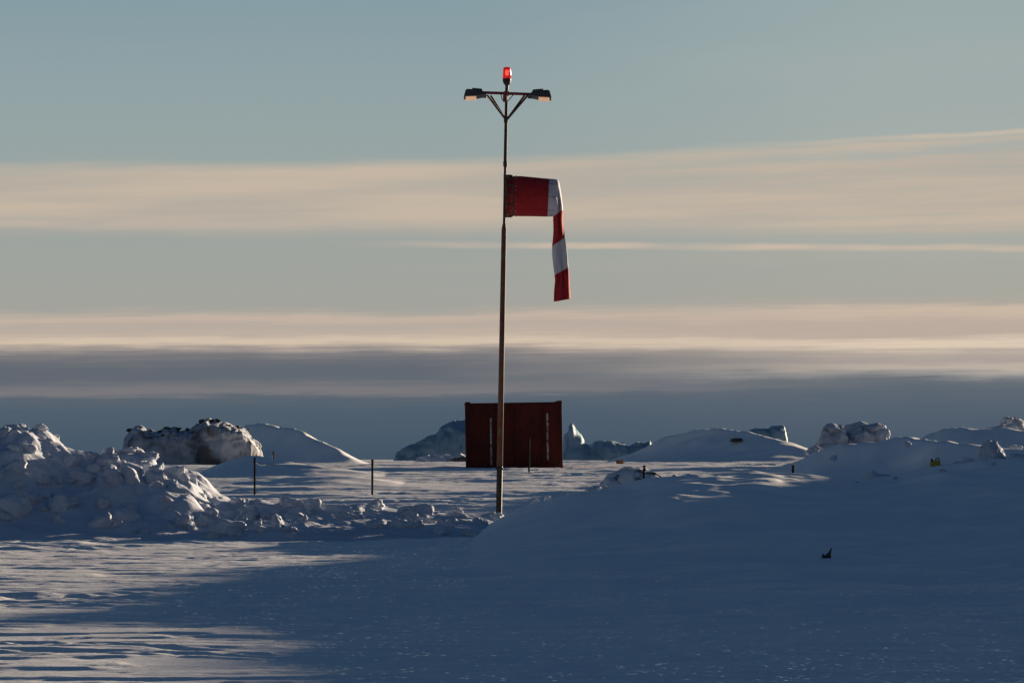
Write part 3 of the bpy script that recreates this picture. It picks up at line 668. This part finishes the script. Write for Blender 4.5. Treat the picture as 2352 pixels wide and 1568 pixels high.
def ramp(stops):
    n=N.new('ShaderNodeValToRGB');cr_=n.color_ramp
    st=sorted([((1052-y)/1100.0,c) for y,c in stops])
    cr_.elements[0].position=max(0,st[0][0]);cr_.elements[0].color=lin(st[0][1])
    cr_.elements[1].position=st[-1][0];cr_.elements[1].color=lin(st[-1][1])
    for p,c in st[1:-1]:
        e=cr_.elements.new(p);e.color=lin(c)
    L.new(M('DIVIDE',e1,1100.),n.inputs['Fac']);return n.outputs['Color']
RL=ramp([(1052,(68,85,102)),(1000,(73,90,106)),(940,(80,95,110)),(908,(90,101,112)),(896,(122,120,124)),(886,(118,118,123)),(864,(98,105,114)),(842,(99,105,114)),(826,(108,111,117)),(810,(128,125,127)),(797,(170,158,149)),(784,(214,195,173)),(766,(190,175,161)),(745,(182,170,159)),(731,(197,179,164)),(716,(173,167,157)),(700,(163,163,156)),(600,(159,164,158)),(530,(157,163,159)),(400,(153,165,163)),(200,(146,163,166)),(0,(134,157,165))])
RRr=ramp([(1052,(70,86,102)),(960,(82,95,110)),(900,(94,104,115)),(882,(106,112,119)),(868,(150,148,146)),(852,(190,177,164)),(836,(170,160,153)),(815,(184,171,159)),(796,(221,203,181)),(785,(212,194,175)),(773,(186,171,159)),(740,(188,172,159)),(716,(203,184,166)),(701,(175,168,158)),(680,(168,167,158)),(600,(168,170,162)),(300,(163,173,170)),(0,(153,169,171))])
col=MIX(SS(M('ADD',az,M('MULTIPLY',wob,14.)),-200.,1000.),RL,RRr)
azp=M('MAXIMUM',az,0.)
top=M('ADD',M('ADD',686.,M('MULTIPLY',az,.011)),M('MULTIPLY',azp,.042))
ev=M('ADD',M('ADD',el,M('MULTIPLY',wob,.6)),M('ADD',M('MULTIPLY',wob2,.8),M('MULTIPLY',wob3,.6)))
m1=M('MULTIPLY',SS(M('SUBTRACT',ev,top),14.,-28.),SS(ev,492.,560.))
elt=M('SUBTRACT',el,M('MULTIPLY',az,.03))
str1=NZ(M('DIVIDE',az,900.),M('DIVIDE',elt,60.),21.,4,.5)
str2=NZ(M('DIVIDE',M('ADD',az,M('MULTIPLY',wob,6.)),330.),M('DIVIDE',elt,13.),25.,5,.6)
dens=M('ADD',.90,M('ADD',M('MULTIPLY',str1,.8),M('MULTIPLY',str2,M('ADD',.5,M('MULTIPLY',SS(az,0.,900.),.8)))))
tg=M('ABSOLUTE',M('SUBTRACT',ev,M('SUBTRACT',top,32.)))
gap=M('MULTIPLY',SS(tg,20.,2.),SS(az,100.,700.))
dens=M('SUBTRACT',dens,M('MULTIPLY',gap,.6))
m1=M('MINIMUM',1.,M('MAXIMUM',0.,M('MULTIPLY',m1,dens)))
ccol=MIX(SS(str1,-.2,.2),lin((185,174,161)),lin((197,182,164)))
col=MIX(m1,col,ccol)
def strip(e0,slope,hw,a0,a1,c,f,sd):
    global col
    t=M('ABSOLUTE',M('SUBTRACT',M('ADD',el,M('MULTIPLY',wob2,.5)),M('ADD',e0,M('MULTIPLY',az,slope))))
    m=M('MULTIPLY',SS(t,hw,hw*.1),SS(az,a0,a1))
    br=M('MINIMUM',1.,M('MAXIMUM',.2,M('ADD',.8,M('MULTIPLY',NZ(M('DIVIDE',az,260.),M('DIVIDE',el,60.),sd,3),2.5))))
    col=MIX(M('MULTIPLY',M('MULTIPLY',m,br),f),col,lin(c))
strip(489.,-.008,12.,-500.,200.,(206,187,168),.85,31.)
strip(535.,.0,16.,0.,-900.,(200,182,165),.5,41.)
strip(519.,.004,10.,400.,1000.,(190,176,160),.5,51.)
strip(690.,.048,9.,300.,1000.,(205,190,170),.6,81.)
strip(440.,.03,30.,-900.,1000.,(178,172,160),.25,61.)
strip(860.,.06,60.,-200.,1300.,(170,177,171),.25,71.)
sky=N.new('ShaderNodeTexSky');sky.sky_type='NISHITA';sky.sun_disc=False
EL=math.radians(5.5);AZ=math.radians(38)
sky.sun_elevation=EL;sky.sun_rotation=AZ;sky.altitude=100
skm=N.new('ShaderNodeVectorMath');skm.operation='SCALE';L.new(sky.outputs[0],skm.inputs[0]);skm.inputs['Scale'].default_value=.05
hi=MIX(.75,skm.outputs[0],(.014,.047,.108,1))
col=MIX(SS(el,1060.,2300.),col,hi)
bg=N.new('ShaderNodeBackground');L.new(col,bg.inputs['Color']);bg.inputs['Strength'].default_value=1.0
wo=N.new('ShaderNodeOutputWorld');L.new(bg.outputs[0],wo.inputs[0])
# ---------------------------------------------------------------- sun
sl=bpy.data.lights.new('sun','SUN');sl.energy=12.5;sl.angle=math.radians(.6);sl.color=(1,.77,.54)
so=bpy.data.objects.new('sun',sl);link(so)
dirv=Vector((math.sin(AZ)*math.cos(EL),math.cos(AZ)*math.cos(EL),math.sin(EL)))
so.rotation_euler=dirv.to_track_quat('Z','Y').to_euler();so.location=dirv*50
# ---------------------------------------------------------------- camera
cam=bpy.data.cameras.new('camera');cam.sensor_width=36;cam.lens=36*F/2352;cam.clip_start=.5;cam.clip_end=40000
co=bpy.data.objects.new('camera',cam);link(co);co.location=(0,0,EYE);co.rotation_euler=(math.radians(90)+math.atan(268/F),0,0)
scene.camera=co
scene.view_settings.view_transform='Standard';scene.view_settings.look='None';scene.view_settings.exposure=0
